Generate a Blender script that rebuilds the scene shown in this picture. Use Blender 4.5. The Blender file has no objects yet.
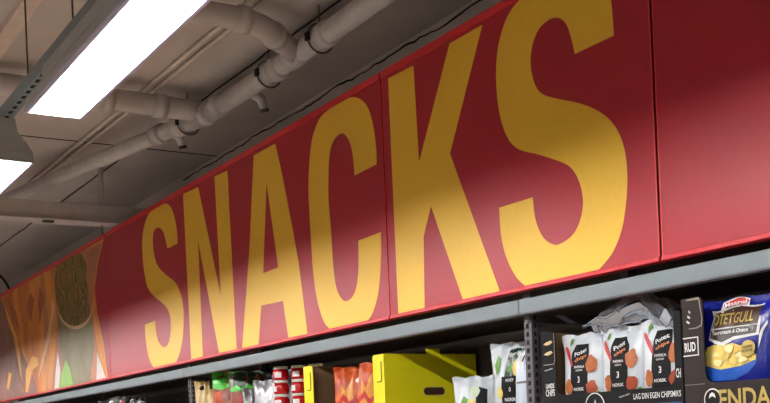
import bpy, bmesh, math, random
from mathutils import Vector, Matrix, noise
from mathutils.geometry import tessellate_polygon
random.seed(7)
sc = bpy.context.scene
COL = sc.collection
# ---------------------------------------------------------------- camera
FPX, PX, PY = 1100.0, 385.0, 437.0           # focal length and principal point for a 770x403 frame
ROLL = math.atan(.042)
AX = math.atan(678 / 1100)
Fw = Vector((-math.cos(AX), math.sin(AX), 0)); Rt = Vector((math.sin(AX), math.cos(AX), 0)); Zz = Vector((0, 0, 1))
R2 = Rt * math.cos(ROLL) - Zz * math.sin(ROLL); U2 = Zz * math.cos(ROLL) + Rt * math.sin(ROLL)
EYE = Vector((0, 0, 1.6))
cd = bpy.data.cameras.new('camera'); cam = bpy.data.objects.new('camera', cd); COL.objects.link(cam)
cd.sensor_fit = 'HORIZONTAL'; cd.sensor_width = 36; cd.lens = 36 * FPX / 770
cd.shift_y = (PY - 201.5) / 770; cd.clip_start = .05
m = Matrix((R2, U2, -Fw)).transposed().to_4x4(); m.translation = EYE
cam.matrix_world = m
sc.camera = cam
# ---------------------------------------------------------------- world, exposure
w = bpy.data.worlds.new('world'); sc.world = w; w.use_nodes = True
bg = w.node_tree.nodes['Background']; bg.inputs[0].default_value = (.95, .97, 1.0, 1); bg.inputs[1].default_value = .025
sc.view_settings.view_transform = 'Standard'; sc.view_settings.look = 'None'
sc.view_settings.gamma = 1; sc.view_settings.use_curve_mapping = False; sc.view_settings.exposure = 0.0
LAMP = 190.0
LK = .965                                     # size of the luminaires
LZ, LY = 1.6 + 1.05 * LK + .004, .962 * LK                          # luminaire row: underside height and distance across the aisle

def pt(px, py, Y=None, X=None, Z=None):       # a measured point on a real plane of the room
    d = Fw + R2 * (px - PX) / FPX - U2 * (py - PY) / FPX
    if Y is not None: t = Y / d.y
    elif X is not None: t = X / d.x
    else: t = (Z - 1.6) / d.z
    return EYE + d * t

# ---------------------------------------------------------------- materials
def lin(c): return tuple(((v / 255) / 12.92 if v / 255 <= .04045 else ((v / 255 + .055) / 1.055) ** 2.4) for v in c)
MC = {}
def mat(name, c, rough=.5, metal=0, var=.12, scale=12, bump=.0, bscale=60, emit=0, spec=.5, c2=None, coat=0, sheer=1):
    if name in MC: return MC[name]
    M = bpy.data.materials.new(name); M.use_nodes = True; nt = M.node_tree; b = nt.nodes['Principled BSDF']
    c = lin(c); c2 = lin(c2) if c2 else tuple(v * (1 - var) for v in c)
    tc = nt.nodes.new('ShaderNodeTexCoord')
    n = nt.nodes.new('ShaderNodeTexNoise'); n.inputs['Scale'].default_value = scale; n.inputs['Detail'].default_value = 5
    nt.links.new(tc.outputs['Object'], n.inputs['Vector'])
    r = nt.nodes.new('ShaderNodeValToRGB'); r.color_ramp.elements[0].position = .35; r.color_ramp.elements[1].position = .65
    r.color_ramp.elements[0].color = (*c2, 1); r.color_ramp.elements[1].color = (*c, 1)
    nt.links.new(n.outputs['Fac'], r.inputs['Fac']); nt.links.new(r.outputs['Color'], b.inputs['Base Color'])
    b.inputs['Roughness'].default_value = rough; b.inputs['Metallic'].default_value = metal
    b.inputs['Specular IOR Level'].default_value = spec; b.inputs['Coat Weight'].default_value = coat
    if bump:
        n2 = nt.nodes.new('ShaderNodeTexNoise'); n2.inputs['Scale'].default_value = bscale; n2.inputs['Detail'].default_value = 6
        nt.links.new(tc.outputs['Object'], n2.inputs['Vector'])
        bp = nt.nodes.new('ShaderNodeBump'); bp.inputs['Strength'].default_value = bump; bp.inputs['Distance'].default_value = .01
        nt.links.new(n2.outputs['Fac'], bp.inputs['Height']); nt.links.new(bp.outputs['Normal'], b.inputs['Normal'])
    if emit:
        b.inputs['Emission Color'].default_value = (1, .97, .95, 1); b.inputs['Emission Strength'].default_value = emit
    MC[name] = M; return M
def voromat(name, cols, scale, rough=.5, stretch=(1, 1, 1)):
    M = bpy.data.materials.new(name); M.use_nodes = True; nt = M.node_tree; b = nt.nodes['Principled BSDF']
    tc = nt.nodes.new('ShaderNodeTexCoord'); mp = nt.nodes.new('ShaderNodeMapping'); mp.inputs['Scale'].default_value = stretch
    v = nt.nodes.new('ShaderNodeTexNoise'); v.inputs['Scale'].default_value = scale; v.inputs['Detail'].default_value = 4; v.inputs['Distortion'].default_value = 1.2
    nt.links.new(tc.outputs['Object'], mp.inputs['Vector']); nt.links.new(mp.outputs['Vector'], v.inputs['Vector'])
    r = nt.nodes.new('ShaderNodeValToRGB'); e = r.color_ramp.elements
    while len(e) < len(cols): e.new(.5)
    for i, c in enumerate(cols):
        e[i].position = .3 + .4 * i / (len(cols) - 1); e[i].color = (*lin(c), 1)
    nt.links.new(v.outputs['Fac'], r.inputs['Fac']); nt.links.new(r.outputs['Color'], b.inputs['Base Color'])
    b.inputs['Roughness'].default_value = rough
    MC[name] = M; return M
paint = mat('ceiling_paint', (206, 196, 189), .85, var=.14, scale=2.2, bump=.25, bscale=14)
wallp = mat('wall_paint', (234, 228, 222), .85, var=.12, scale=3, bump=.2, bscale=30)
pipem = mat('painted_pipe', (202, 196, 193), .6, var=.12, scale=9, bump=.12, bscale=40)
condm = mat('conduit_paint', (222, 206, 192), .5, var=.1)
darkl = mat('dark_gap', (30, 24, 22), .9)
rodm = mat('rod_steel', (84, 74, 70), .6)
red = mat('sign_red', (168, 26, 42), .38, var=.04, scale=30, spec=.35)
redt = mat('sign_red_trim', (205, 34, 46), .35, var=.05)
yel = mat('letter_yellow', (238, 190, 48), .42, var=.03, scale=40, spec=.45)
railm = mat('rail_grey', (122, 134, 138), .45, var=.06, metal=.1)
steel = mat('upright_grey', (98, 92, 98), .5, var=.1, metal=.2)
blackm = mat('shelf_dark', (74, 66, 60), .7, var=.2)
hole = mat('slot_black', (8, 8, 8), .9)
ycard = mat('yellow_card', (238, 226, 18), .5, var=.04, scale=20)
brown = mat('brown_card', (128, 100, 70), .85, var=.15, scale=50)
bcard = mat('black_card', (14, 14, 17), .65, var=.1, spec=.2)
dcard = mat('dark_brown_card', (46, 38, 36), .65, var=.08, spec=.2)
cedge = mat('card_edge', (150, 140, 125), .8)
whitep = mat('white_print', (228, 230, 228), .45, var=.03)
goldp = mat('gold_print', (196, 172, 92), .4, var=.1, metal=.2)
whitef = mat('white_film', (206, 213, 220), .28, var=.06, scale=20)
bluewf = mat('pale_blue_film', (205, 218, 232), .3, var=.05)
silverf = mat('silver_film', (190, 192, 196), .28, metal=.55, var=.15, scale=14)
greyf = mat('grey_film', (140, 138, 138), .28, metal=.5, var=.3, scale=30)
bluef = mat('blue_film', (15, 28, 134), .24, var=.15, scale=8)
orangef = mat('orange_film', (220, 100, 24), .4, var=.6, scale=10, c2=(150, 24, 14))
darkf = mat('dark_film', (36, 34, 36), .25, var=.4, scale=30)
greenf = mat('green_film', (70, 200, 50), .3, var=.4, scale=40)
dgreenf = mat('dark_green_film', (22, 58, 30), .3, var=.4, scale=30)
creamf = mat('cream_film', (222, 196, 140), .35, var=.2, scale=30)
brownf = mat('brown_red_film', (150, 58, 30), .3, var=.5, scale=25)
redf = mat('red_food', (190, 26, 28), .4, var=.2)
chipo = mat('paprika_chip', (180, 96, 34), .5, var=.25, scale=60)
chipy = mat('potato_chip', (238, 212, 110), .5, var=.12, scale=40)
chipl = mat('pale_chip', (246, 234, 172), .5, var=.08, scale=40)
leafg = mat('leaf_green', (96, 150, 60), .5, var=.2)
blueb = mat('bowl_blue', (38, 92, 190), .3)
jarred = mat('jar_red', (190, 16, 26), .22, var=.25, scale=40)
jlab = mat('jar_label', (232, 225, 225), .4)
jlabp = mat('jar_label_red', (205, 40, 40), .4)
lidm = mat('lid_white', (226, 222, 216), .35)
alum = mat('lamp_housing', (170, 176, 176), .5, var=.08, metal=.0)
lipm = mat('lamp_lip', (196, 190, 220), .35, var=.05)
glow = mat('lamp_diffuser', (255, 255, 255), .5, emit=LAMP)
refl = mat('white_reflector', (246, 246, 250), .5, var=.01)
floorm = mat('floor_tile', (200, 189, 177), .5, var=.08, scale=3)

# ---------------------------------------------------------------- mesh helpers
def link(name, me, m, parent=None):
    o = bpy.data.objects.new(name, me)
    ms = m if isinstance(m, (list, tuple)) else [m]
    for q in ms: me.materials.append(q)
    COL.objects.link(o)
    if parent: o.parent = parent
    return o
def obj(name, bm, m, parent=None, smooth=False):
    bmesh.ops.recalc_face_normals(bm, faces=bm.faces)
    me = bpy.data.meshes.new(name); bm.to_mesh(me); bm.free()
    if smooth:
        for p in me.polygons: p.use_smooth = True
    return link(name, me, m, parent)
def tag(o, label, cat, group=None):
    o['label'] = label; o['category'] = cat
    if group: o['group'] = group
    return o
def struct(o): o['kind'] = 'structure'; return o
def empty(name, loc, label, cat, group=None):
    o = bpy.data.objects.new(name, None); COL.objects.link(o); o.location = loc; o.empty_display_size = .05
    return tag(o, label, cat, group)
def box(bm, x0, x1, y0, y1, z0, z1, bev=0):
    r = bmesh.ops.create_cube(bm, size=1, matrix=Matrix.Translation(((x0 + x1) / 2, (y0 + y1) / 2, (z0 + z1) / 2)) @ Matrix.Diagonal((x1 - x0, y1 - y0, z1 - z0, 1)))
    if bev:
        es = list({e for v in r['verts'] for e in v.link_edges})
        bmesh.ops.bevel(bm, geom=es, offset=bev, segments=2, affect='EDGES', profile=.5)
def nb(): return bmesh.new()
def bx(name, dims, m, parent=None, bev=0, off=None):
    bm = nb(); d = list(dims)
    if off is not None: d = [d[0] - off[0], d[1] - off[0], d[2] - off[1], d[3] - off[1], d[4] - off[2], d[5] - off[2]]
    box(bm, *d, bev); return obj(name, bm, m, parent)
def tube(bm, pts, r, seg=14, cap=True):
    pts = [Vector(p) for p in pts]; rings = []
    for i, p in enumerate(pts):
        t = (pts[min(i + 1, len(pts) - 1)] - pts[max(i - 1, 0)]).normalized()
        a = t.cross(Vector((0, 0, 1)));
        if a.length < .05: a = t.cross(Vector((1, 0, 0)))
        a.normalize(); b = t.cross(a)
        rr = r[i] if isinstance(r, (list, tuple)) else r
        rings.append([bm.verts.new(p + (a * math.cos(k * 2 * math.pi / seg) + b * math.sin(k * 2 * math.pi / seg)) * rr) for k in range(seg)])
    for i in range(len(rings) - 1):
        for k in range(seg): bm.faces.new((rings[i][k], rings[i][(k + 1) % seg], rings[i + 1][(k + 1) % seg], rings[i + 1][k]))
    if cap: bm.faces.new(rings[0][::-1]); bm.faces.new(rings[-1])
def spline(P, n=5, closed=True):
    """P: list of (x, y) or (x, y, 'c') ; 'c' marks a sharp corner"""
    N = len(P); out = []
    for i in range(N if closed else N - 1):
        a, b = P[i], P[(i + 1) % N]
        pa = P[i - 1] if len(a) < 3 and (closed or i > 0) else a
        pb = P[(i + 2) % N] if len(b) < 3 and (closed or i < N - 2) else b
        for k in range(n):
            t = k / n
            q = [.5 * ((2 * a[j]) + (-pa[j] + b[j]) * t + (2 * pa[j] - 5 * a[j] + 4 * b[j] - pb[j]) * t * t + (-pa[j] + 3 * a[j] - 3 * b[j] + pb[j]) * t ** 3) for j in (0, 1)]
            out.append(tuple(q))
            if len(a) == 3 and len(b) == 3: break
    if not closed: out.append(tuple(P[-1][:2]))
    return out
def plate(bm, poly, f0, f1):
    """solid plate from 2D polygon; f0 / f1 map (a, b) to front / back points"""
    A = [bm.verts.new(f0(*p)) for p in poly]; B = [bm.verts.new(f1(*p)) for p in poly]
    for t in tessellate_polygon([[Vector((p[0], p[1], 0)) for p in poly]]):
        try:
            bm.faces.new([A[i] for i in t]); bm.faces.new([B[i] for i in t][::-1])
        except ValueError: pass
    n = len(poly)
    for i in range(n):
        try: bm.faces.new((A[i], A[(i + 1) % n], B[(i + 1) % n], B[i]))
        except ValueError: pass
def textmesh(s, size, bold=0):
    c = bpy.data.curves.new('writing', 'FONT'); c.body = s; c.size = size; c.align_x = 'CENTER'; c.align_y = 'CENTER'; c.resolution_u = 3; c.offset = bold
    o = bpy.data.objects.new('writing', c); COL.objects.link(o)
    dg = bpy.context.evaluated_depsgraph_get(); dg.update()
    me = bpy.data.meshes.new_from_object(o.evaluated_get(dg)); bpy.data.objects.remove(o); bpy.data.curves.remove(c)
    return me
def text(name, s, w_, h_, f, m, parent, bold=0, cuts=0):
    """text fitted in w_ x h_ and mapped by f(a, b) (a right, b up, centred)"""
    me = textmesh(s, 1, bold); bm = nb(); bm.from_mesh(me); bpy.data.meshes.remove(me)
    xs = [v.co.x for v in bm.verts]; ys = [v.co.y for v in bm.verts]
    x0, x1, y0, y1 = min(xs), max(xs), min(ys), max(ys)
    if cuts:
        bmesh.ops.triangulate(bm, faces=bm.faces)
        for _ in range(cuts):
            L = (x1 - x0) / 30
            es = [e for e in bm.edges if e.calc_length() > L]
            bmesh.ops.subdivide_edges(bm, edges=es, cuts=1); bmesh.ops.triangulate(bm, faces=bm.faces)
    for v in bm.verts:
        v.co = f(((v.co.x - x0) / (x1 - x0) - .5) * w_, ((v.co.y - y0) / (y1 - y0) - .5) * h_)
    me = bpy.data.meshes.new(name); bm.to_mesh(me); bm.free()
    return link(name, me, m, parent)

# ================================================================ THE ROOM
CZ, WY, DY = 3.46, 2.87, 2.30                # ceiling height, wall plane, sign plane
struct(bx('ceiling', (-18, 6, -9, WY + .15, CZ, CZ + .2), paint))
struct(bx('wall_back', (-18, 6, WY, WY + .15, 0, CZ), wallp))
struct(bx('floor', (-18, 6, -9, WY + .15, -.1, 0), floorm))
# seam across the ceiling
struct(bx('trim_1', (-6.585, -6.575, .2, WY, CZ - .003, CZ), darkl))
# crack where the wall meets the ceiling
bm = nb(); pts = []; x = -1.5
while x > -7.2:
    n_ = noise.noise(Vector((x * 3.1, 0, 0))) * .016 + noise.noise(Vector((x * 14, 5, 0))) * .010
    pts.append((x, WY - .001, 3.435 + n_)); x -= .045
tube(bm, pts, [.0042 + .0025 * noise.noise(Vector((p[0] * 5, 9, 0))) for p in pts], 6)
struct(obj('trim_2', bm, darkl))

# ================================================================ THE SIGN
SX = [-12.2, -7.165, -3.652, -2.213, .9]
ZB, ZT = 2.061, 3.030
def sgn(px, py, dy=0): p = pt(px, py, Y=DY); return p
def sign_panel(i, label):
    x0, x1 = SX[i] + .004, SX[i + 1] - .004
    o = empty('sign_panel', ((x0 + x1) / 2, DY, ZB), label, 'sign', 'red fascia panels of the aisle sign')
    off = o.location
    bx('face', (x0, x1, DY, DY + .03, ZB + .004, ZT - .004), red, o, off=off)
    bx('top_edge', (x0, x1, DY - .006, DY + .034, ZT - .028, ZT), redt, o, .002, off)
    bx('bottom_edge', (x0, x1, DY - .006, DY + .034, ZB, ZB + .014), redt, o, .002, off)
    for a, b in ((x0, x0 + .006), (x1 - .006, x1)):
        bx('side_edge', (a, b, DY - .0008, DY + .032, ZB + .014, ZT - .028), redt, o, off=off)
    return o
P1 = sign_panel(0, 'far left sign panel printed with an orange and green food photo')
P2 = sign_panel(1, 'long red sign panel carrying the yellow letters SNAC')
P3 = sign_panel(2, 'red sign panel carrying the yellow letters KS')
P4 = sign_panel(3, 'plain red sign panel without letters at the right end')
def flat(name, poly, m, parent, lay=1, th=.0006, px=True):
    q = [pt(a, b, Y=DY) for a, b in poly] if px else [Vector((a, DY, b)) for a, b in poly]
    q = [(p.x, min(max(p.z, ZB + .015), ZT - .029)) for p in q]
    off = parent.location; y = DY - th * lay
    bm = nb(); plate(bm, q, lambda a, b: Vector((a, y, b)) - off, lambda a, b: Vector((a, DY + .0002, b)) - off)
    return obj(name, bm, m, parent)
C = 'c'
S1 = [(163.5,203.8),(169.1,205.2),(173.5,213.4),(176.9,230.2),(177.6,243.6,C),(167.5,248.7,C),(165.7,240.2),(163.5,232.4),(160.1,228),(156.4,228.4),(153.4,233.5),(153,243.6),(154.1,254.8),(157.2,264.8),(162.4,271.5),(169.1,277.1),(173.5,280.5),(178,286.7),(181.8,297.9),(183.6,313.5),(183.1,333.6),(180.2,351.5),(176.4,362.2,C),(154.6,368.0,C),(151.2,363.7),(147.9,353.7),(145.6,338),(145,324.7,C),(155.2,320.6,C),(156.4,331.4),(158.6,341.4),(163.5,347),(167.5,345.2),(169.7,339.2),(170.9,329),(170.2,316.8),(166.8,307.9),(160.1,301.2),(152.3,294.5),(147.4,286.7),(145,276),(143,261.5),(142.3,243.6),(143.8,228),(147.9,215.7),(153.4,209)]
N1 = [(183.1,194),(198.2,187),(221,297),(214.5,176.5),(227.4,170.5),(236.8,352.3),(219.3,355.5),(198.1,240.2),(203,358.2),(191.4,360.6)]
A1 = [(253.8,155.6),(275.3,143.6),(281,168.6),(293.4,250-17),(298.7,263),(307.7,335),(288.6,338.8),(283.1,300.9),(261.3,305.5),(258.6,345.3),(242.2,348.6),(249.4,250)]
A1h = [(266.6,182.3),(263.2,273.3),(278.2,267.3)]
C1 = [(349.5,97.6),(360,98.9),(368,107.9),(373.3,125.7),(376.3,149.5),(376.6,164.4,C),(354.6,175.7,C),(353.4,159.9),(350.4,143.6),(345,134.6),(340.6,133.8),(334.6,139),(330.2,151),(328.7,170.4),(328.6,200),(331,229.4),(333.5,268),(336.8,289),(343.2,300.3),(349.7,299.7),(355.5,290.6),(358.4,271.3),(358.4,240.6,C),(381,232,C),(381,258.4),(378.7,290.6),(373.2,311.6),(367.4,321.3,C),(330.3,329.5,C),(323.9,321.3),(317.4,300.3),(313.2,271.3),(311,239),(309.4,210),(308.6,191.2),(309.2,167.4),(311.4,143.6),(315.3,128.7),(321.3,116.5),(335,105)]
K1 = [(388.2,78.5),(413.5,65.5),(419.1,162.4),(449.7,43.5),(482.5,24.7),(450,153.5),(499.8,291.2),(463,299.4),(431,206.2),(423.6,237),(424.7,308.4),(398.5,314.2),(393,190)]
S2 = [(519.8,0),(535,-13),(558,-24,C),(600,-45,C),(607,-25),(611,0),(612.8,18.6),(613.9,35.4,C),(574.9,54,C),(571.1,37.2),(566.3,24.2),(558.9,17.9),(549.6,19.4),(538.4,29.8),(531.7,48.4),(530.9,67),(534.7,83.7),(542.1,93.8),(557,98.6),(575.6,102.3),(594.2,108.7),(609.1,119.1),(618.4,132.1),(624.7,150),(627.3,172),(626.6,198.4),(622.1,228.2),(612.8,252.3),(598.7,270.2,C),(525.4,286,C),(516,276.5),(506.7,257.9),(501.2,235.6),(499.3,207.7,C),(532.8,197.3,C),(535.4,218.8),(542.1,235.6),(551.4,243.8),(560.7,243.8),(573.7,233.7),(581.2,217),(583,198.4),(578.6,179.8),(570,166.7),(557,160.4),(538.4,154.5),(517.9,148.8),(506.7,135.8),(499.3,111.6),(496.3,81.9),(497.4,52.1),(503,27.9),(510.5,11.2)]
flat('letter', spline(S1), yel, P2); flat('letter', N1, yel, P2)
# the A: outline and counter as one filled mesh with a hole
def letterA():
    off = P2.location; q = [pt(a, b, Y=DY) for a, b in A1]; h = [pt(a, b, Y=DY) for a, b in A1h]
    bm = nb()
    loops = []
    for L in (q, h):
        vs = [bm.verts.new(Vector((p.x, DY - .0006, p.z)) - off) for p in L]
        loops.append([bm.edges.new((vs[i], vs[(i + 1) % len(vs)])) for i in range(len(vs))])
    r = bmesh.ops.triangle_fill(bm, use_beauty=True, use_dissolve=False, edges=loops[0] + loops[1])
    ex = bmesh.ops.extrude_face_region(bm, geom=list(bm.faces))
    for v in ex['geom']:
        if isinstance(v, bmesh.types.BMVert): v.co.y += .0008
    return obj('letter', bm, yel, P2)
letterA()
flat('letter', spline(C1), yel, P2)
flat('letter', K1, yel, P3); flat('letter', spline(S2), yel, P3)
# food photo on the far panel: one printed picture, its fields as materials of one mesh each
pho = voromat('photo_orange', [(150, 74, 40), (206, 118, 48), (228, 152, 66), (190, 122, 76)], 1.3, stretch=(1.3, 1, .7))
phm = mat('photo_mauve', (158, 110, 96), .5, var=.35, scale=5)
phs = voromat('photo_salad', [(26, 46, 30), (70, 96, 46), (168, 120, 56), (52, 66, 38), (196, 150, 80)], 5.5, stretch=(2.4, 1, .9))
phg = mat('photo_glass', (140, 128, 88), .45, var=.25, scale=5)
pht = mat('photo_tan', (190, 120, 84), .45, var=.2, scale=4)
phy = mat('photo_yellow', (246, 178, 66), .4, var=.1)
phl = mat('photo_light', (232, 190, 150), .4, var=.1)
phr = mat('photo_rust', (176, 84, 46), .45, var=.2)
pic = flat('printed_photo', [(-60,320),(-60,420),(108,377.5),(104,345),(97,310),(95,290),(98,262),(104,238)], pho, P1, 1)
L2 = [([(-40,312),(0,292),(16,330),(22,352),(33,376),(38,393),(-40,412)], phm),
      ([(52,262),(58,300),(57,330),(52,392),(101,380),(97,345),(93,318),(93,290),(97,262),(101,243)], pht),
      ([(56,262),(80,249),(86,262),(88,290),(90,312),(84,322),(76,327),(66,324),(58,312),(55,290)], phs),
      ([(57,312),(66,325),(76,328),(84,322),(92,310),(94,345),(90,384),(70,388),(62,360)], phg),
      ([(4,303),(10,318),(18,338),(20,352),(17,345),(9,324)], phy), ([(14,338),(20,352),(23,392),(26,392),(26,370),(33,356),(38,358),(39,365),(33,370),(28,392),(24,392),(18,360)], phy),
      ([(52,300),(55,306),(50,340),(41,372),(38,380),(46,342),(51,318)], phl), ([(7,388),(9,372),(12,374),(9,390)], phy),
      ([(30,292),(34,300),(31,322),(27,310)], phr), ([(6,296),(16,312),(20,332),(13,320)], phr), ([(40,286),(44,300),(40,324),(38,304)], phr)]
for i, (pl_, m_) in enumerate(L2): flat('printed_detail', pl_, m_, P1, 2 + (i > 1) + (i > 4))
arc = [(58 + 17.5 * (1 - math.cos(t)), 304 + 22 * math.sin(t)) for t in [math.pi * k / 14 for k in range(15)]]
flat('printed_detail', arc + [(58 + 17.5 * (1 - math.cos(t)), 306 + 23.5 * math.sin(t)) for t in [math.pi * k / 14 for k in range(14, -1, -1)]], phl, P1, 5)
flat('printed_detail', [(59,390),(62,374),(66,360),(70,368),(74,386)], mat('photo_leaf', (140, 190, 70), .4), P1, 5)
flat('printed_detail', [(55,389),(56,372),(58,352),(61,372),(59,388)], mat('photo_white', (226, 214, 208), .4), P1, 5)
flat('printed_detail', [(97,380),(97.6,352),(106,378)], MC['photo_white'], P1, 5)

# ================================================================ SHELVING
JX = [-11.9, -8.885, -5.868, -2.853, .16]
rl = ['grey steel shelf rail under the food photo panel at far left', 'grey steel shelf rail under the letters NACK above the cartons and jars', 'grey steel shelf rail above the blue crisp bag at right']
def rail(x0, x1, lab):
    o = empty('shelf_rail', ((x0 + x1) / 2, 2.31, 1.985), lab, 'shelf rail', 'front rails along the shelf top')
    bx('beam', (x0 + .002, x1 - .002, 2.297, 2.327, 1.987, 2.034), railm, o, .002, o.location)
    bx('lip', (x0 + .002, x1 - .002, 2.294, 2.33, 1.983, 1.988), steel, o, off=o.location)
rail(JX[1], JX[2], rl[0]); rail(JX[2], JX[3], rl[1]); rail(JX[3], JX[4], rl[2])
rail(JX[0], JX[1], 'grey steel shelf rail at the farthest end of the shelving')
ul = {JX[1]: 'slotted steel shelf post at the far end of the shelving', JX[2]: 'slotted steel shelf post left of the cream topped bags', JX[3]: 'slotted steel shelf post between white bags and black crisp tray', JX[4]: 'slotted steel shelf post at the near right end'}
for X, lab in ul.items():
    o = empty('shelf_post', (X, 2.35, 0), lab, 'shelf post', 'slotted shelf posts'); off = o.location
    bx('front_upright', (X - .024, X + .016, 2.335, 2.365, 0, 2.06), steel, o, .003, off)
    bx('rear_upright', (X - .018, X + .022, 2.775, 2.815, 0, 2.5), steel, o, .003, off)
    bm = nb()
    for k in range(34):
        z = 1.13 + k * .027
        box(bm, X - .010 - off.x, X + .002 - off.x, 2.3335 - off.y, 2.336 - off.y, z, z + .015)
        box(bm, X + .0155 - off.x, X + .0172 - off.x, 2.345 - off.y, 2.355 - off.y, z, z + .015)
    obj('slots', bm, hole, o)
    bx('top_arm', (X - .012, X + .012, 2.33, 2.78, 1.955, 1.985), steel, o, .003, off)
    bx('shelf_arm', (X - .012, X + .012, 2.365, 2.78, 1.50, 1.535), steel, o, .003, off)
for i in range(4):
    lab = ['farthest', 'under the food photo panel', 'under the letters S N A C', 'under the letter S and the plain red panel'][i]
    x0, x1 = JX[i], JX[i + 1]
    t = tag(bx('back_panel', (x0 + .003, x1 - .003, 2.818, 2.84, .1, 2.4), blackm), 'dark back panel of the shelf bay ' + lab, 'panel', 'dark back panels of the shelving')
    t = tag(bx('shelf_board', (x0 + .03, x1 - .03, 2.32, 2.77, 1.536, 1.56), railm), 'steel shelf board, bay ' + lab, 'shelf', 'shelf boards below the sign')
    t = tag(bx('cross_bar', (x0 + .03, x1 - .03, 2.74, 2.77, 1.962, 1.997), mat('bar_dark', (74, 70, 68), .6)), 'dark rear bar, bay ' + lab, 'bar', 'rear cross bars of the shelving')

# ================================================================ LIGHTS
def luminaire(x0, x1, yc, lab):
    x0 *= LK; x1 *= LK; o = empty('ceiling_light', ((x0 + x1) / 2, yc, LZ), lab, 'light', 'linear lights hung in rows'); L = (x1 - x0) / 2
    prof = [(.085, -.004), (.085, .003), (.080, .035), (.064, .062), (.05, .078), (.032, .10), (.026, .145)]
    full = [(-a, b) for a, b in prof] + [(a, b) for a, b in prof[::-1]]
    bm = nb(); A = [bm.verts.new((-L, a, b)) for a, b in full]; B = [bm.verts.new((L, a, b)) for a, b in full]
    n = len(full)
    for i in range(n - 1): bm.faces.new((A[i], A[i + 1], B[i + 1], B[i]))
    bm.faces.new(A); bm.faces.new(B[::-1])
    obj('housing', bm, alum, o)
    bm = nb()
    for s in (-1, 1): box(bm, -L - .001, L + .001, s * .0812 - .0045, s * .0812 + .0045, -.006, .004)
    obj('lip', bm, lipm, o)
    inner = [(-.077, .0), (-.066, .016), (-.03, .024), (.03, .024), (.066, .016), (.077, .0)]
    bm = nb(); A = [bm.verts.new((-L + .004, a, b)) for a, b in inner]; B = [bm.verts.new((L - .004, a, b)) for a, b in inner]
    for i in range(5): bm.faces.new((A[i], A[i + 1], B[i + 1], B[i]))
    obj('reflector', bm, refl, o)
    bm = nb(); tube(bm, [(-L + .01, 0, .0115), (L - .01, 0, .0115)], .011, 12); obj('lamp_tube', bm, glow, o, True)
    for s in (-1, 1):
        bm = nb(); box(bm, s * L - .004, s * L + .004, -.082, .082, -.005, .03, .001); obj('end_cap', bm, alum, o)
    return o
def trunk(x0, x1, yc, lab):
    o = empty('light_trunking', ((x0 + x1) / 2, yc, LZ + .145), lab, 'trunking', 'trunking rails that carry the lights'); L = (x1 - x0) / 2
    bm = nb(); box(bm, -L, L, -.019, .019, 0, .04, .002); obj('channel', bm, railm, o)
    bm = nb(); x = -L + .02
    while x < L: box(bm, x, x + .03, -.011, .002, -.001, .001); x += .06
    obj('perforation', bm, hole, o)
    return o
rowA = [(-11.85, -10.35, 'added unseen ceiling light of the row, last but one from the far end'), (-13.95, -12.45, 'last ceiling light of the row, added unseen deepest in the shop'), (-3.46, -1.96, 'long bright ceiling light at top left above the aisle'), (-5.55, -4.055, 'ceiling light cut by the left picture edge'), (-7.65, -6.15, 'added bright ceiling light beyond the left edge of the view'), (-9.75, -8.25, 'farthest bright ceiling light of the row, added out of view'), (-1.36, .14, 'added unseen ceiling light above the near right end')]  # lights beyond the picture edges are added to light sign and left ceiling
for x0, x1, l in rowA: luminaire(x0, x1, LY, l)
for x0, x1, l in [(-7.0, -5.5, 'left'), (-4.9, -3.4, 'middle'), (-2.8, -1.3, 'right'), (-.7, .8, 'nearest'), (-9.1, -7.6, 'farthest')]: luminaire(x0, x1, -1.75, 'bright ceiling light of the added unseen neighbouring row behind the viewer, ' + l + ' one')  # unseen row, added to brighten the goods and bounce light to the ceiling
trunk(-13.6, 1.2, LY, 'grey perforated rail carrying the bright lights')
rods = [-3.10, -3.615, -5.9, -8.0]
for X, l in zip(rods, ['thin rod holding the long bright light at its middle', 'thin rod near the far end of the long bright light', 'thin rod holding the second light', 'thin rod holding the third light']):
    bm = nb(); tube(bm, [(0, 0, 0), (0, 0, CZ - LZ - .18)], .003, 8)
    o = obj('hanging_rod', bm, rodm); o.location = (X, LY, LZ + .182); tag(o, l, 'rod', 'rods carrying the lights')

for x0, x1, l in [(-8.2, -6.0, 'left'), (-5.2, -3.0, 'middle'), (-2.2, 0, 'right')]: luminaire(x0, x1, -4.6, 'bright ceiling light of the added unseen third row behind the viewer, ' + l + ' one')  # another unseen row, added so more light reaches the wall above the sign
# ================================================================ PIPES UNDER THE CEILING
ZP, YP = 3.315, 2.295
PW = empty('drain_pipe', (-4.4, YP, ZP), 'thick painted drain pipe with its branches under the ceiling above the sign', 'pipe')
def pipe(name, pts, r, couplings=()):
    base = PW.location
    bm = nb(); tube(bm, [Vector(p) - base for p in pts], r, 20); q = obj(name, bm, pipem, PW, True)
    for a, b, rr in couplings:
        bm = nb(); tube(bm, [Vector(a) - base, Vector(b) - base], rr, 20); obj('coupling', bm, pipem, q, True)
    return q
def bend(a, b, c, n=6):
    a, b, c = map(Vector, (a, b, c)); return [a * (1 - t) ** 2 + b * 2 * t * (1 - t) + c * t * t for t in [k / n for k in range(n + 1)]]
pipe('main_run', [(-1.2, YP, ZP + .01), (-4.4, YP, ZP), (-5.3, YP - .02, ZP - .005)], .047,
     [((-4.03, YP, ZP), (-4.10, YP, ZP), .056), ((-4.48, YP, ZP), (-4.56, YP, ZP), .056), ((-4.6, YP, ZP), (-4.65, YP, ZP), .056), ((-5.12, YP - .015, ZP), (-5.2, YP - .018, ZP), .058), ((-5.27, YP - .02, ZP), (-5.34, YP - .02, ZP), .06), ((-4.28, YP, ZP), (-4.4, YP, ZP), .053)])
q = bend((-4.22, 2.13, 3.338), (-4.145, 2.04, 3.345), (-4.135, 1.93, 3.347))
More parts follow.
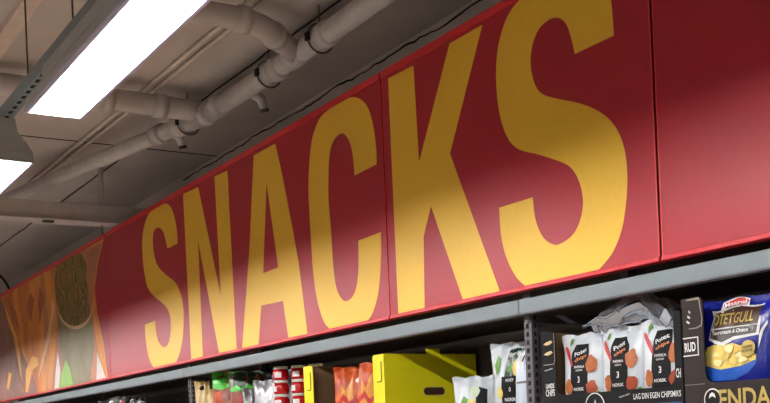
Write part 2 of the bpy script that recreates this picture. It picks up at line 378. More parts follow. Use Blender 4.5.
pipe('branch', [(-4.33, YP, ZP)] + q + [(-4.12, .2, 3.36)], .048, [((-4.235, 2.145, 3.336), (-4.205, 2.115, 3.339), .056), ((-4.137, 1.97, 3.346), (-4.135, 1.92, 3.347), .056)])
pipe('branch', [(-5.35, 2.28, 3.335), (-5.40, 2.14, 3.352), (-5.40, 1.95, 3.356), (-5.39, .1, 3.37)], .054,
     [((-5.40, 2.08, 3.354), (-5.40, 2.02, 3.355), .062), ((-5.398, 1.80, 3.357), (-5.398, 1.74, 3.358), .064), ((-5.397, 1.66, 3.358), (-5.397, 1.60, 3.359), .064)])
pipe('far_run', [(-5.36, 2.26, 3.30), (-5.55, 2.19, 3.295), (-5.9, 2.11, 3.295), (-8.7, 1.57, 3.31)], .043,
     [((-5.46, 2.22, 3.30), (-5.54, 2.19, 3.297), .056), ((-5.66, 2.16, 3.295), (-5.74, 2.145, 3.295), .054)])
for X, Y in ((-4.84, 2.36), (-5.62, 2.24)):
    b0 = Vector((X, Y, 3.275)) - PW.location
    bm = nb(); tube(bm, [b0 + Vector(v) for v in [(0, -.05, .02), (-.01, 0, 0), (-.02, .02, -.045)]], [.026, .026, .02], 12); q = obj('outlet', bm, pipem, PW, True)
    bm = nb(); tube(bm, [b0 + Vector(v) for v in [(-.02, .02, -.045), (-.022, .024, -.06)]], .022, 12); obj('cap', bm, rodm, q, True)
def hanger(X, Y, z, lab):
    o = empty('pipe_hanger', (X, Y, z), lab, 'hanger', 'hangers of the ceiling pipes')
    bm = nb(); tube(bm, [(0, 0, .055), (0, 0, CZ - z)], .003, 8); obj('rod', bm, rodm, o)
    bm = nb(); tube(bm, [(0, .062 * math.cos(t), .062 * math.sin(t)) for t in [k * math.pi / 10 for k in range(21)]], .0045, 6, False); obj('clamp_ring', bm, rodm, o)
    bm = nb(); box(bm, -.012, .012, -.07, -.055, -.016, .016); obj('bolt', bm, darkl, o)
hanger(-4.115, YP, ZP, 'nearest clamp and rod on the thick pipe'); hanger(-4.62, YP, ZP, 'clamp and rod left of the elbow on the thick pipe'); hanger(-5.455, 2.225, 3.30, 'clamp and rod where the pipes meet')
for dy, l in ((0, 'left one of two thin conduits along the ceiling'), (.05, 'right one of two thin conduits along the ceiling')):
    bm = nb(); tube(bm, [(0, 0, 0), (-4, -.03, 0), (-6.3, -.075, 0), (-6.34, -.075, -.1)], .011, 8)
    o = obj('conduit', bm, condm, smooth=True); o.location = (-1.7, 2.02 + dy, CZ - .013); tag(o, l, 'conduit', 'thin conduits along the ceiling')
bm = nb(); pts = []; x = -1
while x > -13:
    pts.append((x, 2.345 + .01 * (x + 4) / 1.0 * .8 + .012 * noise.noise(Vector((x * 5, 3, 0))), CZ - .008)); x -= .06
tube(bm, pts, .0042, 6); o = obj('cable', bm, darkl); tag(o, 'dark cable running along the ceiling above the pipes', 'cable')
tag(bx('cable_tray', (-12, -1, 1.155, 1.225, CZ - .03, CZ - .0005), mat('tray_paint', (225, 206, 192), .6)), 'shallow painted cable tray on the ceiling at top left', 'cable tray')
# beam across
o = empty('ceiling_beam', (-7, 2.0, 3.055), 'painted beam crossing from the left edge to the sign', 'beam')
bm = nb(); box(bm, -.04, .04, -2.2, .865, 0, .115, .004); obj('channel', bm, pipem, o)
bm = nb(); box(bm, -.07, .07, -2.2, .865, -.006, .006, .002); obj('flange', bm, pipem, o)
bm = nb(); box(bm, .02, .05, -.16, -.09, -.02, 0, .004); obj('clip', bm, rodm, o)
bm = nb(); tube(bm, [(0, .235, .115), (0, .235, CZ - 3.055)], .017, 12); obj('hanger_tube', bm, pipem, o, True)
bm = nb(); tube(bm, [(0, .228, 0), (0, .228, -.07)], .004, 8); obj('thin_rod', bm, rodm, o)
bm = nb(); a = pt(-4, 272, Y=2.5); b = pt(6, 280, Y=2.5); c = pt(10, 291, Y=2.5)
tube(bm, bend(a, b, c) + [(c.x, 2.5, c.z - .3)], .012, 8); tag(obj('cable', bm, darkl, smooth=True), 'short black cable drooping behind the sign at left edge', 'cable')

# ================================================================ GOODS: shared builders
class Bag:
    """pillow bag: u across (-1..1), v up (0..1). local x across, -y front, z up"""
    def __init__(s, w_, h_, d_, seed=0, arch=0, wr=1, taper=.0): s.w, s.h, s.d, s.seed, s.arch, s.wr, s.taper = w_, h_, d_, seed, arch, wr, taper
    def f(s, u, v, side=-1, off=0):
        e = max(0, min(1, (v - .06) / .88)); env = math.sin(math.pi * e) ** .55 if 0 < e < 1 else 0
        pr = max(0, 1 - abs(u) ** 2.6) ** .65
        x = u * s.w / 2 * (1 - .07 * env) * (1 - s.taper * v)
        y = side * (s.d / 2) * pr * env
        edge = (1 - env)
        wv = s.wr * (.006 * math.sin(u * 9 + s.seed) * edge + .004 * noise.noise(Vector((u * 3, v * 4, s.seed + side))) + .010 * noise.noise(Vector((u * 5, v * 2.2, s.seed * 2.1))) * (v ** 2) * pr)
        z = v * s.h - s.arch * u * u + .004 * math.sin(u * 7 + s.seed) * (v > .9)
        return Vector((x, y + wv + side * off, z))
    def f2(s, a, b, off=.0012):   # metric front coordinates, a right of centre, b up from base
        return s.f(a / (s.w / 2), b / s.h, -1, off)
    def body(s, bm, nu=18, nv=26):
        for side in (-1, 1):
            g = [[bm.verts.new(s.f(-1 + 2 * i / nu, j / nv, side)) for i in range(nu + 1)] for j in range(nv + 1)]
            for j in range(nv):
                for i in range(nu): bm.faces.new((g[j][i], g[j][i + 1], g[j + 1][i + 1], g[j + 1][i]))
        bmesh.ops.remove_doubles(bm, verts=bm.verts, dist=.0004)
    def patch(s, name, poly, m, parent, off=.0014, cuts=3):
        """poly in (u, v)"""
        bm = nb(); vs = [bm.verts.new((a, b, 0)) for a, b in poly]
        for t in tessellate_polygon([[v.co for v in vs]]):
            try: bm.faces.new([vs[i] for i in t])
            except ValueError: pass
        for _ in range(cuts):
            es = [e for e in bm.edges if e.calc_length() > .12]
            if es: bmesh.ops.subdivide_edges(bm, edges=es, cuts=1); bmesh.ops.triangulate(bm, faces=bm.faces)
        for v in bm.verts: v.co = s.f(v.co.x, v.co.y, -1, off)
        me = bpy.data.meshes.new(name); bm.to_mesh(me); bm.free()
        for p in me.polygons: p.use_smooth = True
        return link(name, me, m, parent)
def blob(cx, cy, rx, ry, n=12, seed=0, j=.12):
    return [(cx + rx * math.cos(2 * math.pi * k / n) * (1 + j * math.sin(k * 2.3 + seed)), cy + ry * math.sin(2 * math.pi * k / n) * (1 + j * math.cos(k * 1.7 + seed))) for k in range(n)]
def make_bag(B, name, loc, rz, lab, grp, m, tilt=0, cat='crisp bag', sealm=None):
    o = empty(name, loc, lab, cat, grp); o.rotation_euler = (tilt, 0, rz)
    bm = nb(); B.body(bm); obj('pouch', bm, m, o, True)
    bm = nb()
    for side in (-1, 1):
        n = 18; g = [[bm.verts.new(B.f(-1 + 2 * i / n, v, side, .0012)) for i in range(n + 1)] for v in (.94, .97, 1.0)]
        for j in range(2):
            for i in range(n): bm.faces.new((g[j][i], g[j][i + 1], g[j + 1][i + 1], g[j + 1][i]))
    obj('top_seal', bm, sealm or m, o, True)
    return o
SH = 1.56
def copy_tree(o, loc, lab):
    r = o.copy(); COL.objects.link(r); r.location = loc; r['label'] = lab
    for ch in list(o.children):
        c = ch.copy(); COL.objects.link(c); c.parent = r
        for g in ch.children: d = g.copy(); COL.objects.link(d); d.parent = c
    return r

# ---------------------------------------------------------------- display trays
def tray(loc, W, D_, H, lip, wing, m, inner, lab, rw=None, wl=True, wr_=True, grp=None, cat='carton', notch=.0, name='display_carton'):
    """shelf tray: origin at front left bottom corner; opens upwards and to the front"""
    o = empty(name, loc, lab, cat, grp); t = .004
    bm = nb(); box(bm, 0, W, 0, D_, 0, t); obj('base', bm, inner, o)
    bm = nb(); box(bm, 0, W, D_ - t, D_, t, H); obj('back_wall', bm, m, o)
    for x in (0, W - t):
        s = obj_side(o, x, t, D_, H, m, inner, outer_left=(x == 0))
    # front: low lip and tall wings as one die-cut sheet
    r = .03; rw = rw or wing
    poly = [(0, 0), (W, 0), (W, H if wr_ else lip)]
    if wr_: poly += [(W - rw + .012, H), (W - rw + .003, H - .006), (W - rw, H - .018), (W - rw, lip + r)] + [(W - rw - r + r * math.cos(a), lip + r - r * math.sin(a)) for a in [math.pi / 6 * k for k in range(1, 4)]]
    if wl: poly += [(wing + r - r * math.sin(a), lip + r - r * math.cos(a)) for a in [math.pi / 6 * k for k in range(0, 4)]] + [(wing, H - .018), (wing - .003, H - .006), (wing - .012, H), (0, H)]
    else: poly += [(0, lip)]
    bm = nb(); plate(bm, poly, lambda a, b: Vector((a, -t, b)), lambda a, b: Vector((a, 0, b))); obj('front_panel', bm, m, o)
    return o
def obj_side(o, x, t, D_, H, m, inner, outer_left):
    bm = nb(); box(bm, x, x + t / 2, 0, D_ - t, t, H); a = obj('side_wall', bm, m if outer_left else inner, o)
    bm = nb(); box(bm, x + t / 2, x + t, 0, D_ - t, t, H); b = obj('side_lining' if outer_left else 'side_wall', bm, inner if outer_left else m, o)
    if not outer_left: a.name = 'side_lining'
    return a

# yellow carton with orange bags
YX = -4.458
yc = tray((YX, 2.33, SH), .698, .455, .375, .13, .086, ycard, brown, 'bright yellow open carton with cut handle holding the orange crisp bags')
for s in (0, 1):
    bm = nb()
    xw = .012 + s * (.698 - .086)
    poly = [(xw + .050, .345), (xw + .058, .345), (xw + .058, .27), (xw + .052, .262), (xw + .018, .262), (xw + .018, .266), (xw + .048, .267), (xw + .05, .275)]
    plate(bm, poly, lambda a, b: Vector((a, -.0052, b)), lambda a, b: Vector((a, -.004, b)))
    obj('cut_line', bm, mat('dark_yellow', (110, 104, 10), .7), yc)
bm = nb(); box(bm, .694, .698, .205, .272, .375, .396, .001); obj('locking_tab', bm, ycard, yc)
def slot_poly(cy, cz, a, r): return [(cy + a + r * math.cos(t), cz + r * math.sin(t)) for t in [-math.pi / 2 + k * math.pi / 8 for k in range(9)]] + [(cy - a - r * math.cos(t), cz - r * math.sin(t)) for t in [-math.pi / 2 + k * math.pi / 8 for k in range(9)]]
bm = nb(); plate(bm, slot_poly(.235, .221, .036, .020), lambda a, b: Vector((.7, a, b)), lambda a, b: Vector((.698, a, b))); hs = obj('handle_rim', bm, mat('pale_yellow', (226, 214, 90), .6), yc)
bm = nb(); plate(bm, slot_poly(.235, .221, .036, .0155), lambda a, b: Vector((.7008, a, b)), lambda a, b: Vector((.6985, a, b))); obj('handle_hole', bm, mat('hole_brown', (70, 34, 20), .9), hs)
bm = nb(); box(bm, .698, .699, .10, .22, .135, .158); obj('sticker', bm, mat('sticker_green', (170, 190, 90), .5), yc)
def orange_bag(x, y, h, seed, rz, lab):
    B = Bag(.22, h, .085, seed, wr=2.2, taper=.28)
    o = make_bag(B, 'crisp_bag', (x, y, SH + .006), rz, lab, 'orange crisp bags in the yellow carton', orangef)
    B.patch('flame_print', [(-.9, .3), (-.4, .62), (-.5, .8), (-.1, .7), (.3, .88), (.35, .62), (.8, .5), (.3, .4), (.1, .5)], mat('flame_amber', (240, 160, 50), .3, var=.3), o)
    B.patch('red_stripe', [(-.7, .55), (-.2, .66), (.2, .56), (.8, .7), (.8, .62), (.2, .48), (-.2, .58), (-.7, .48)], mat('print_red', (190, 24, 20), .3), o, .0022)
    B.patch('green_mark', [(-.55, .36), (-.1, .38), (-.1, .3), (-.55, .28)], mat('print_green', (20, 120, 60), .3), o, .0022)
    B.patch('foil_glint', [(.45, .82), (.6, .86), (.7, .78), (.55, .8)], silverf, o, .0022)
orange_bag(-4.225, 2.44, .350, 1.3, .5, 'orange and red crisp bag, left one in the yellow carton')
orange_bag(-4.01, 2.42, .354, 4.1, .35, 'orange and red crisp bag, beside the right wall of the yellow carton')
orange_bag(-4.27, 2.62, .33, 2.2, .1, 'orange and red crisp bag at the back left of the yellow carton')
orange_bag(-3.96, 2.66, .33, 6.2, .1, 'orange and red crisp bag at the back right of the yellow carton')

# black tray with white paprika bags
TX = -2.782
bt = tray((TX, 2.33, SH), .606, .40, .358, .150, .07, bcard, brown, 'black open carton with white lettering holding white paprika crisp bags', rw=.028, name='display_carton')
def ft(o, name, s, x, z, w_, h_, m, rot=0, bold=0, y=-.0052):
    c, sn = math.cos(rot), math.sin(rot)
    return text(name, s, w_, h_, lambda a, b: Vector((x + a * c - b * sn, y, z + a * sn + b * c)), m, o, bold)
ft(bt, 'lettering', 'CHIPS', .039, .160, .044, .022, whitep, 0, .02); ft(bt, 'lettering', 'LANDS', .039, .182, .040, .016, whitep, 0, .02)
ft(bt, 'lettering', 'Norske poteter', .036, .235, .040, .007, whitep, .15)
for z in (.285, .318):
    bm = nb(); plate(bm, [(.014, z), (.028, z + .006), (.050, z + .010), (.058, z + .004), (.046, z - .002), (.030, z - .004)], lambda a, b: Vector((a, -.0055, b)), lambda a, b: Vector((a, -.004, b))); obj('potato_mark', bm, mat('print_cream', (214, 190, 140), .5), bt)
bm = nb(); plate(bm, [(.066, .35), (.068, .35), (.068, .262), (.060, .250), (.010, .250), (.010, .2525), (.059, .2525), (.066, .264)], lambda a, b: Vector((a, -.0048, b)), lambda a, b: Vector((a, -.004, b))); obj('cut_line', bm, cedge, bt)
ft(bt, 'lettering', 'LAG DIN EGEN CHIPSMIKS', .505, .128, .185, .017, whitep, 0, .01)
ft(bt, 'lettering', 'CH', .591, .185, .018, .026, whitep, 0, .02)
ft(bt, 'lettering', 'Norske poteter', .375, .133, .045, .007, whitep, .2)
bm = nb()
for r0, r1 in ((.044, .041),):
    A = [(.245 + r1 * math.cos(t), .105 + r1 * math.sin(t)) for t in [k * math.pi / 20 for k in range(21)]]; Bq = [(.245 + r0 * math.cos(t), .105 + r0 * math.sin(t)) for t in [k * math.pi / 20 for k in range(20, -1, -1)]]
    plate(bm, A + Bq, lambda a, b: Vector((a, -.0052, b)), lambda a, b: Vector((a, -.004, b)))
obj('emblem_ring', bm, whitep, bt)
bm = nb(); plate(bm, [(.225, .085), (.232, .115), (.24, .105), (.247, .128), (.254, .105), (.262, .113), (.268, .085)], lambda a, b: Vector((a, -.0052, b)), lambda a, b: Vector((a, -.004, b))); obj('emblem_figure', bm, whitep, bt)
bm = nb(); box(bm, .43, .60, -.0052, -.004, .06, .105); obj('blue_panel', bm, mat('print_navy', (30, 60, 110), .4), bt)
def paprika_bag(x, y, h, seed, rz, lab, full=True, tilt=0):
    B = Bag(.19, h, .08, seed, wr=1.0)
    o = make_bag(B, 'crisp_bag', (x, y, SH + .006), rz, lab, 'white paprika crisp bags in the black carton', whitef, tilt)
    B.patch('black_label', [(-.40, .36), (.40, .36), (.40, .82), (.28, .90), (-.28, .90), (-.40, .82)], bcard, o, .0016)
    f = lambda cx, cy, rot=0: (lambda a, b: B.f((cx + a * math.cos(rot) - b * math.sin(rot)) / (B.w / 2), (cy + a * math.sin(rot) + b * math.cos(rot)) / B.h, -1, .003))
    text('lettering', 'Potet', .05, .014, f(0, .825 * h, .35), whitep, o, .02, 2)
    text('lettering', 'chips', .05, .014, f(0.004, .765 * h, .35), mat('print_orange', (230, 130, 60), .4), o, .02, 2)
    text('lettering', 'PAPRIKA', .044, .008, f(0, .685 * h), whitep, o, .01, 2)
    text('lettering', 'saltet', .030, .007, f(0, .655 * h), whitep, o, .0, 2)
    text('lettering', '3', .010, .020, f(0, .565 * h), whitep, o, .02, 2)
    text('lettering', 'NORSK', .046, .010, f(0, .475 * h), whitep, o, .02, 2)
    B.patch('chilli_print', [(-.78, .90), (-.66, .88), (-.48, .80), (-.32, .73), (-.30, .69), (-.42, .71), (-.62, .79), (-.76, .86)], redf, o, .0034)
    B.patch('leaf_print', [(-.66, .94), (-.55, .97), (-.48, .92), (-.6, .89)], leafg, o, .0034)
    B.patch('chip_print', blob(.52, .70, .22, .085, 12, seed), chipo, o, .0034)
    B.patch('chip_print', blob(-.50, .50, .20, .075, 12, seed + 1), chipo, o, .0034)
    B.patch('paprika_print', blob(.55, .48, .22, .07, 12, seed + 2), mat('print_rust', (168, 72, 34), .4, var=.3), o, .0034)
    B.patch('leaf_print', [(.66, .42), (.8, .45), (.95, .40), (.82, .37), (.7, .38)], leafg, o, .0034)
paprika_bag(-2.632, 2.385, .335, 0.4, .10, 'white paprika crisp bag beside the brown inner wall of the black carton')
paprika_bag(-2.455, 2.385, .340, 2.4, .10, 'white paprika crisp bag in the middle of the black carton')
paprika_bag(-2.282, 2.385, .345, 5.1, .10, 'white paprika crisp bag at the right end of the black carton')
# crumpled silver bag lying on top
crump = mat('crumpled_foil', (182, 190, 202), .22, metal=.85, var=.15, scale=10)
B = Bag(.185, .345, .085, 3.3, wr=2.4)
o = empty('crisp_bag', (-2.415, 2.40, 1.905), 'crumpled silver bag lying on top of the white paprika bags', 'crisp bag')
def lay(p, z0=.0):
    x = p.z - .17
    return Vector((x, p.x * .75, .052 - (p.y * 1.0) - 1.9 * (x + .01) ** 2 + .028 * math.sin(x * 24) * (p.x < 0) * .5 + .022 * noise.noise(Vector((x * 16, p.x * 18, 1))) + .004 * noise.noise(Vector((x * 50, p.x * 45, 7)))))
bm = nb(); B.body(bm, 30, 44)
for v in bm.verts: v.co = lay(v.co)
obj('pouch', bm, crump, o, True)
for nm, v0, v1 in (('left_seal', 0, .07), ('right_seal', .93, 1.0)):
    bm = nb()
    g = [[bm.verts.new(lay(B.f(-1 + 2 * i / 20, v, -1, .0015)) + Vector((0, 0, .001))) for i in range(21)] for v in (v0, (v0 + v1) / 2, v1)]
    for j in range(2):
        for i in range(20): bm.faces.new((g[j][i], g[j][i + 1], g[j + 1][i + 1], g[j + 1][i]))
    obj(nm, bm, whitef, o, True)
bm = nb()
gl = [B.f(a, b, -1, .002) for a, b in [(-.95, .28), (-.5, .3), (-.4, .38), (-.9, .4)]]
vs = [bm.verts.new(lay(p)) for p in gl]; bm.faces.new(vs); obj('dark_print', bm, darkf, o)

# dark brown tray with blue bags
RX = -2.170
rt = tray((RX, 2.33, SH), .62, .40, .388, .150, .075, dcard, brown, 'dark brown open carton with gold ENDA lettering holding blue crisp bags')
ft(rt, 'lettering', 'RUD', .026, .253, .040, .026, whitep, .03, .03)
bm = nb()
for a0, a1, b0, b1 in ((0, .056, .228, .231), (0, .056, .277, .280), (.053, .056, .228, .280)): box(bm, a0, a1, -.0052, -.004, b0, b1)
obj('logo_frame', bm, whitep, rt)
ft(rt, 'lettering', 'ENDA', .205, .104, .17, .052, goldp, .01, .02)
bm = nb(); plate(bm, [(.018, .385), (.062, .388), (.066, .382), (.074, .325), (.070, .308), (.052, .302), (.024, .302), (.024, .305), (.05, .305), (.068, .311), (.071, .326), (.062, .380), (.018, .381)], lambda a, b: Vector((a, -.0052, b)), lambda a, b: Vector((a, -.004, b))); obj('cut_line', bm, cedge, rt)
bm = nb()
for k in range(3): plate(bm, [(.016 + .004 * k, .322 + .014 * k), (.026 + .002 * k, .317 + .014 * k), (.028 + .002 * k, .321 + .014 * k), (.018 + .004 * k, .327 + .014 * k)], lambda a, b: Vector((a, -.0055, b)), lambda a, b: Vector((a, -.004, b)))
obj('leaf_mark', bm, whitep, rt)
bm = nb(); plate(bm, [(.098 + .030 * math.cos(t), .105 + .030 * math.sin(t)) for t in [k * math.pi / 12 for k in range(24)]], lambda a, b: Vector((a, -.0048, b)), lambda a, b: Vector((a, -.004, b))); em = obj('round_emblem', bm, whitep, rt)
bm = nb(); plate(bm, [(.098 + .026 * math.cos(t), .105 + .026 * math.sin(t)) for t in [k * math.pi / 12 for k in range(24)]], lambda a, b: Vector((a, -.0056, b)), lambda a, b: Vector((a, -.0045, b))); obj('emblem_centre', bm, bcard, em)
bm = nb(); plate(bm, [(.086, .108), (.09, .120), (.098, .124), (.106, .120), (.11, .108), (.098, .114)], lambda a, b: Vector((a, -.0062, b)), lambda a, b: Vector((a, -.005, b))); obj('emblem_figure', bm, whitep, em)
bm = nb(); box(bm, .0, .072, -.0048, -.004, .148, .1495); obj('fold_line', bm, cedge, rt)
def blue_bag(x, y, seed, lab, rz=0, detail=True):
    W, H = .27, .372; B = Bag(W, H, .10, seed, wr=.8)
    o = make_bag(B, 'crisp_bag', (x, y, SH + .006), rz, lab, 'blue crisp bags in the dark brown carton', bluef)
    if not detail: return
    f = lambda cx, cz, rot=0, off=.005: (lambda a, b: B.f((cx + a * math.cos(rot) - b * math.sin(rot)) / (W / 2), (cz + a * math.sin(rot) + b * math.cos(rot)) / H, -1, off))
    uv = lambda L: [(a / (W / 2), b / H) for a, b in L]
    B.patch('shield_edge', uv([(-.066, .345), (-.09, .343), (-.078, .325), (-.087, .263), (-.055, .250), (-.028, .240), (.01, .255), (.092, .262), (.092, .348)]), whitep, o, .0012)
    B.patch('brown_shield', uv([(-.06, .341), (-.082, .339), (-.073, .325), (-.080, .292), (.086, .292), (.088, .343)]), mat('shield_brown', (60, 34, 24), .4), o, .0022, 4)
    B.patch('brown_band', uv([(-.081, .288), (.086, .289), (.084, .268), (.01, .264), (-.028, .252), (-.05, .259), (-.082, .268)]), mat('shield_brown2', (40, 24, 20), .4), o, .0022, 4)
    B.patch('logo_edge', uv([(-.052, .345), (-.046, .366), (.0, .3705), (.040, .364), (.044, .343)]), whitep, o, .0036, 3)
    B.patch('logo_red', uv([(-.047, .348), (-.042, .362), (.0, .3665), (.036, .361), (.039, .346)]), mat('logo_red', (206, 24, 40), .35), o, .005, 3)
    text('lettering', 'Maarud', .066, .013, f(-.003, .3545, 0, .0095), whitep, o, .02, 2)
    text('lettering', 'OTETGULL', .140, .030, f(.004, .315, 0, .006), goldp, o, .012, 3)
    text('lettering', 'Sourcream & Onion', .125, .011, f(.0, .279, 0, .006), whitep, o, .02, 3)
    B.patch('bowl_print', uv([(-.10, .195), (-.095, .165), (-.07, .148), (.02, .148), (.06, .163), (.085, .185), (.09, .200)]), blueb, o, .002)
    B.patch('crisp_heap', uv([(-.10, .193), (-.102, .230), (-.09, .243), (-.06, .248), (-.02, .243), (.01, .247), (.04, .238), (.07, .226), (.088, .210), (.088, .198), (.04, .183), (-.03, .178)]), chipy, o, .003)
    random.seed(3)
    for k in range(13):
        cx, cz = random.uniform(-.085, .07), random.uniform(.196, .235)
        B.patch('crisp_print', uv(blob(cx, cz, random.uniform(.012, .02), random.uniform(.007, .012), 9, k, .2)), [chipl, mat('gold_chip', (228, 186, 70), .5), chipy][k % 3], o, .0042 + .0004 * k, 1)
    B.patch('gold_badge', uv(blob(.068, .228, .022, .022, 18, 0, 0)), goldp, o, .010, 2)
    text('lettering', 'NORSKE', .030, .007, f(.068, .232, .1, .0112), dcard, o, .02, 1); text('lettering', 'POTETER', .032, .007, f(.068, .222, .1, .0112), dcard, o, .02, 1)
    B.patch('white_swirl', uv([(.094, .262), (.10, .28), (.112, .30), (.114, .29), (.104, .27), (.10, .25), (.094, .225)]), whitep, o, .003)
blue_bag(-2.026, 2.394, 1.1, 'blue crisp bag with red logo and a bowl of crisps, in the dark brown carton')
blue_bag(-1.745, 2.392, 2.7, 'blue crisp bag at the right picture edge, behind the carton front', 0, True)
blue_bag(-1.96, 2.52, 3.7, 'blue crisp bag hidden behind the front blue bag', 0, False)

# white, green and black bags left of the post
def herb_bag(x, y, W, h, seed, rz, lab, m, lbl):
    B = Bag(W, h, .08, seed, wr=1.6, taper=.12)
    o = make_bag(B, 'crisp_bag', (x, y, SH), rz, lab, 'white and green crisp bags left of the shelf post', m)
    f = lambda cx, cz, rot=0: (lambda a, b: B.f((cx + a * math.cos(rot) - b * math.sin(rot)) / (W / 2), (cz + a * math.sin(rot) + b * math.cos(rot)) / h, -1, .004))
    if lbl == 1:
        B.patch('green_label', [(-.1, .66), (.0, .86), (.1, .95), (.9, .95), (.9, .80), (.4, .64)], dgreenf, o, .0016)
        B.patch('black_label', [(-.22, .2), (.52, .2), (.52, .66), (-.22, .66)], bcard, o, .002)
        text('lettering', 'Sprø', .05, .018, f(.035, .875 * h, .15), whitep, o, .02, 2)
        text('lettering', 'POTET', .045, .010, f(.022, .62 * h, .0), whitep, o, .01, 2); text('lettering', 'o', .012, .016, f(.022, .53 * h), whitep, o, .02, 1); text('lettering', 'NORSK', .05, .012, f(.022, .43 * h), whitep, o, .02, 1)
        B.patch('crisp_print', blob(.55, .74, .2, .09, 12, 1), chipy, o, .0034); B.patch('crisp_print', blob(-.3, .5, .16, .06, 12, 2), chipy, o, .0034); B.patch('onion_print', blob(.68, .56, .18, .07, 12, 3), mat('print_pale', (200, 214, 190), .4), o, .0034)
        B.patch('leaf_print', [(-.66, .78), (-.5, .88), (-.3, .84), (-.4, .72), (-.55, .68)], leafg, o, .0034); B.patch('leaf_print', [(.0, .72), (.2, .78), (.4, .74), (.2, .69)], leafg, o, .0034)
    elif lbl == 2:
        B.patch('leaf_print', [(-.5, .6), (-.3, .72), (-.1, .66), (-.25, .55)], leafg, o, .0034); B.patch('onion_print', blob(.2, .78, .3, .09, 12, 3), mat('print_pale', (200, 214, 190), .4), o, .0034)
        B.patch('crisp_print', blob(.1, .6, .2, .08, 12, 5), chipy, o, .0034); B.patch('black_label', [(.3, .2), (.8, .2), (.8, .8), (.3, .86)], bcard, o, .002)
    else:
        B.patch('fold_edge', [(-.9, .66), (.9, .67), (.9, .645), (-.9, .635)], greyf, o, .0022)
        B.patch('upper_flap', [(-.95, .80), (.95, .82), (.98, .99), (-.9, .99)], whitep, o, .0022)
        B.patch('black_mark', [(.1, .88), (.25, .88), (.25, .96), (.1, .96)], bcard, o, .0034)
herb_bag(-3.225, 2.375, .18, .245, 1.0, .5, 'white crisp bag with green leaf print, lowest of the three left of the post', whitef, 2)
herb_bag(-3.10, 2.455, .20, .358, 2.0, .25, 'white crisp bag with dark green and black label left of the shelf post', whitef, 1)
herb_bag(-2.912, 2.365, .075, .312, 3.0, .2, 'narrow pale bluish white packet touching the shelf post', bluewf, 3)

# jars
def make_jar(loc, lab):
    o = empty('sauce_jar', loc, lab, 'jar', 'red jars with white lids stacked on the shelf')
    def lathe(name, prof, m, par, seg=20, a0=0, a1=2 * math.pi):
        bm = nb(); rows = []
        n = seg if a1 - a0 > 6.2 else seg + 1
        for r, z in prof: rows.append([bm.verts.new((r * math.cos(a0 + (a1 - a0) * k / seg), r * math.sin(a0 + (a1 - a0) * k / seg), z)) for k in range(n)])
        for i in range(len(rows) - 1):
            for k in range(seg): bm.faces.new((rows[i][k], rows[i][(k + 1) % n], rows[i + 1][(k + 1) % n], rows[i + 1][k]))
        if a1 - a0 > 6.2: bm.faces.new(rows[0][::-1]); bm.faces.new(rows[-1])
        return obj(name, bm, m, par, True)
    lathe('glass_body', [(.030, 0), (.036, .003), (.038, .01), (.038, .040), (.035, .047), (.031, .051), (.031, .055)], jarred, o)
    lathe('lid', [(.033, .053), (.036, .054), (.0365, .064), (.035, .0665)], lidm, o)
    lb = lathe('label', [(.0386, .012), (.0386, .038)], jlab, o, 12, -1.75, -.75)
    lathe('label_stripe', [(.0386, .020), (.0386, .032)], jlabp, o, 12, -2.9, -1.95)
    return o
jc = [(-4.83, 2.395), (-4.745, 2.45), (-4.665, 2.50)]
cn = ['front left stack', 'middle stack', 'stack touching the yellow carton']
rn = ['sixth from the top', 'fifth from the top', 'fourth from the top', 'third from the top', 'second from the top', 'topmost']
j0 = None
for c_, (x, y) in enumerate(jc):
    for k in range(6):
        l = f'red jar with white lid, {rn[k]} in the {cn[c_]}'
        z = SH + .0675 * k + [0, .004, .006][c_] * 0
        if j0 is None: j0 = make_jar((x, y, z), l)
        else: q = copy_tree(j0, (x, y, z), l); q.rotation_euler.z = random.uniform(-.5, .5)

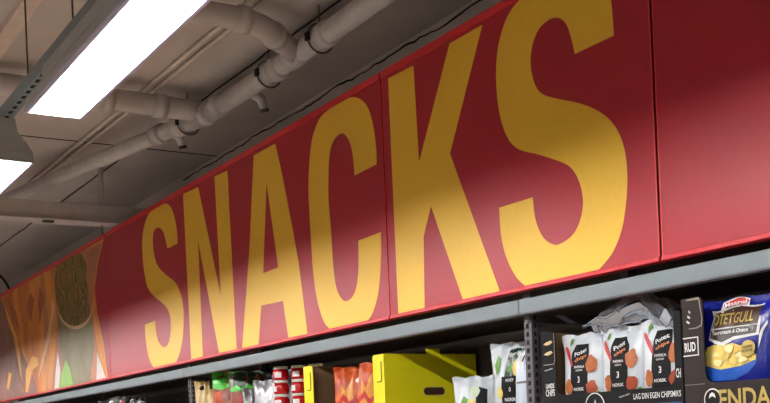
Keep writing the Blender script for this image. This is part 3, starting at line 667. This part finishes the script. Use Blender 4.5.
# bags further left
def plain_bag(x, y, W, h, d, seed, rz, lab, m, seal=None, tip=None, extra=(), cat='snack bag'):
    B = Bag(W, h, d, seed, wr=1.8, taper=.1)
    o = make_bag(B, 'snack_bag', (x, y, SH), rz, lab, 'assorted snack bags left of the red jars', m, 0, cat, seal)
    if tip: B.patch('coloured_top', [(-.97, .80), (-.3, .77), (.3, .82), (.97, .78), (.97, .995), (-.97, .995)], tip, o, .0018)
    for nm, poly, mm in extra: B.patch(nm, poly, mm, o, .003)
plain_bag(-5.79, 2.38, .10, .395, .06, 1, .7, 'narrow cream bag, leftmost beside the green topped bags', creamf, extra=[('dark_dots', blob(.1, .9, .35, .03), darkf)])
plain_bag(-5.68, 2.40, .10, .345, .06, 2, .7, 'narrow cream and orange bag between cream bag and green topped bag', creamf, extra=[('orange_print', [(-.2, .5), (.8, .5), (.8, .9), (.3, .86)], orangef)])
plain_bag(-5.53, 2.43, .23, .43, .09, 3, .75, 'reddish brown snack bag with bright green top', brownf, greenf, greenf, extra=[('orange_print', [(-.8, .5), (-.3, .55), (-.2, .76), (-.8, .74)], orangef), ('pale_print', [(.0, .5), (.3, .5), (.2, .7)], creamf)])
plain_bag(-5.33, 2.44, .23, .415, .08, 4, .75, 'brown snack bag with dark green speckled top', brownf, dgreenf, dgreenf, extra=[('green_fringe', [(-.9, .79), (-.5, .84), (-.2, .79), (.2, .84), (.6, .79), (.9, .83), (.9, .77), (-.9, .75)], greenf), ('red_print', [(-.4, .5), (.5, .5), (.5, .7), (-.3, .72)], redf)])
plain_bag(-5.20, 2.61, .24, .405, .08, 5, .75, 'dark snack bag with blue and orange printed top', darkf, extra=[('blue_print', [(-.7, .88), (-.2, .89), (-.2, .97), (-.7, .96)], mat('print_sky', (90, 160, 220), .4)), ('orange_print', [(-.1, .90), (.6, .9), (.6, .97), (-.1, .97)], chipo)])
plain_bag(-5.15, 2.40, .16, .32, .07, 6, .7, 'crinkled grey silver bag below the dark bag', greyf)
plain_bag(-5.01, 2.41, .17, .35, .07, 7, .7, 'crinkled silver bag beside the white bag', silverf)
plain_bag(-4.975, 2.53, .10, .40, .06, 8, .9, 'plain white snack bag leaning beside the red jars', whitef, extra=[('black_mark', [(.3, .66), (.6, .66), (.6, .69), (.3, .69)], bcard)])
for i, (x, h, mm, l) in enumerate([(-7.55, .375, darkf, 'dark snack bag at the far end, left of its row'), (-7.33, .39, greyf, 'grey crinkled snack bag at the far end between two dark bags'), (-7.10, .385, darkf, 'dark snack bag at the far end, right of its row')]):
    plain_bag(x, 2.42, .24, h, .08, 9 + i, .6, l, mm, extra=[('pale_print', [(-.5, .8), (.3, .82), (.2, .86), (-.4, .85)], whitep), ('red_print', [(-.9, .88), (-.6, .88), (-.6, .92), (-.9, .92)], redf)])
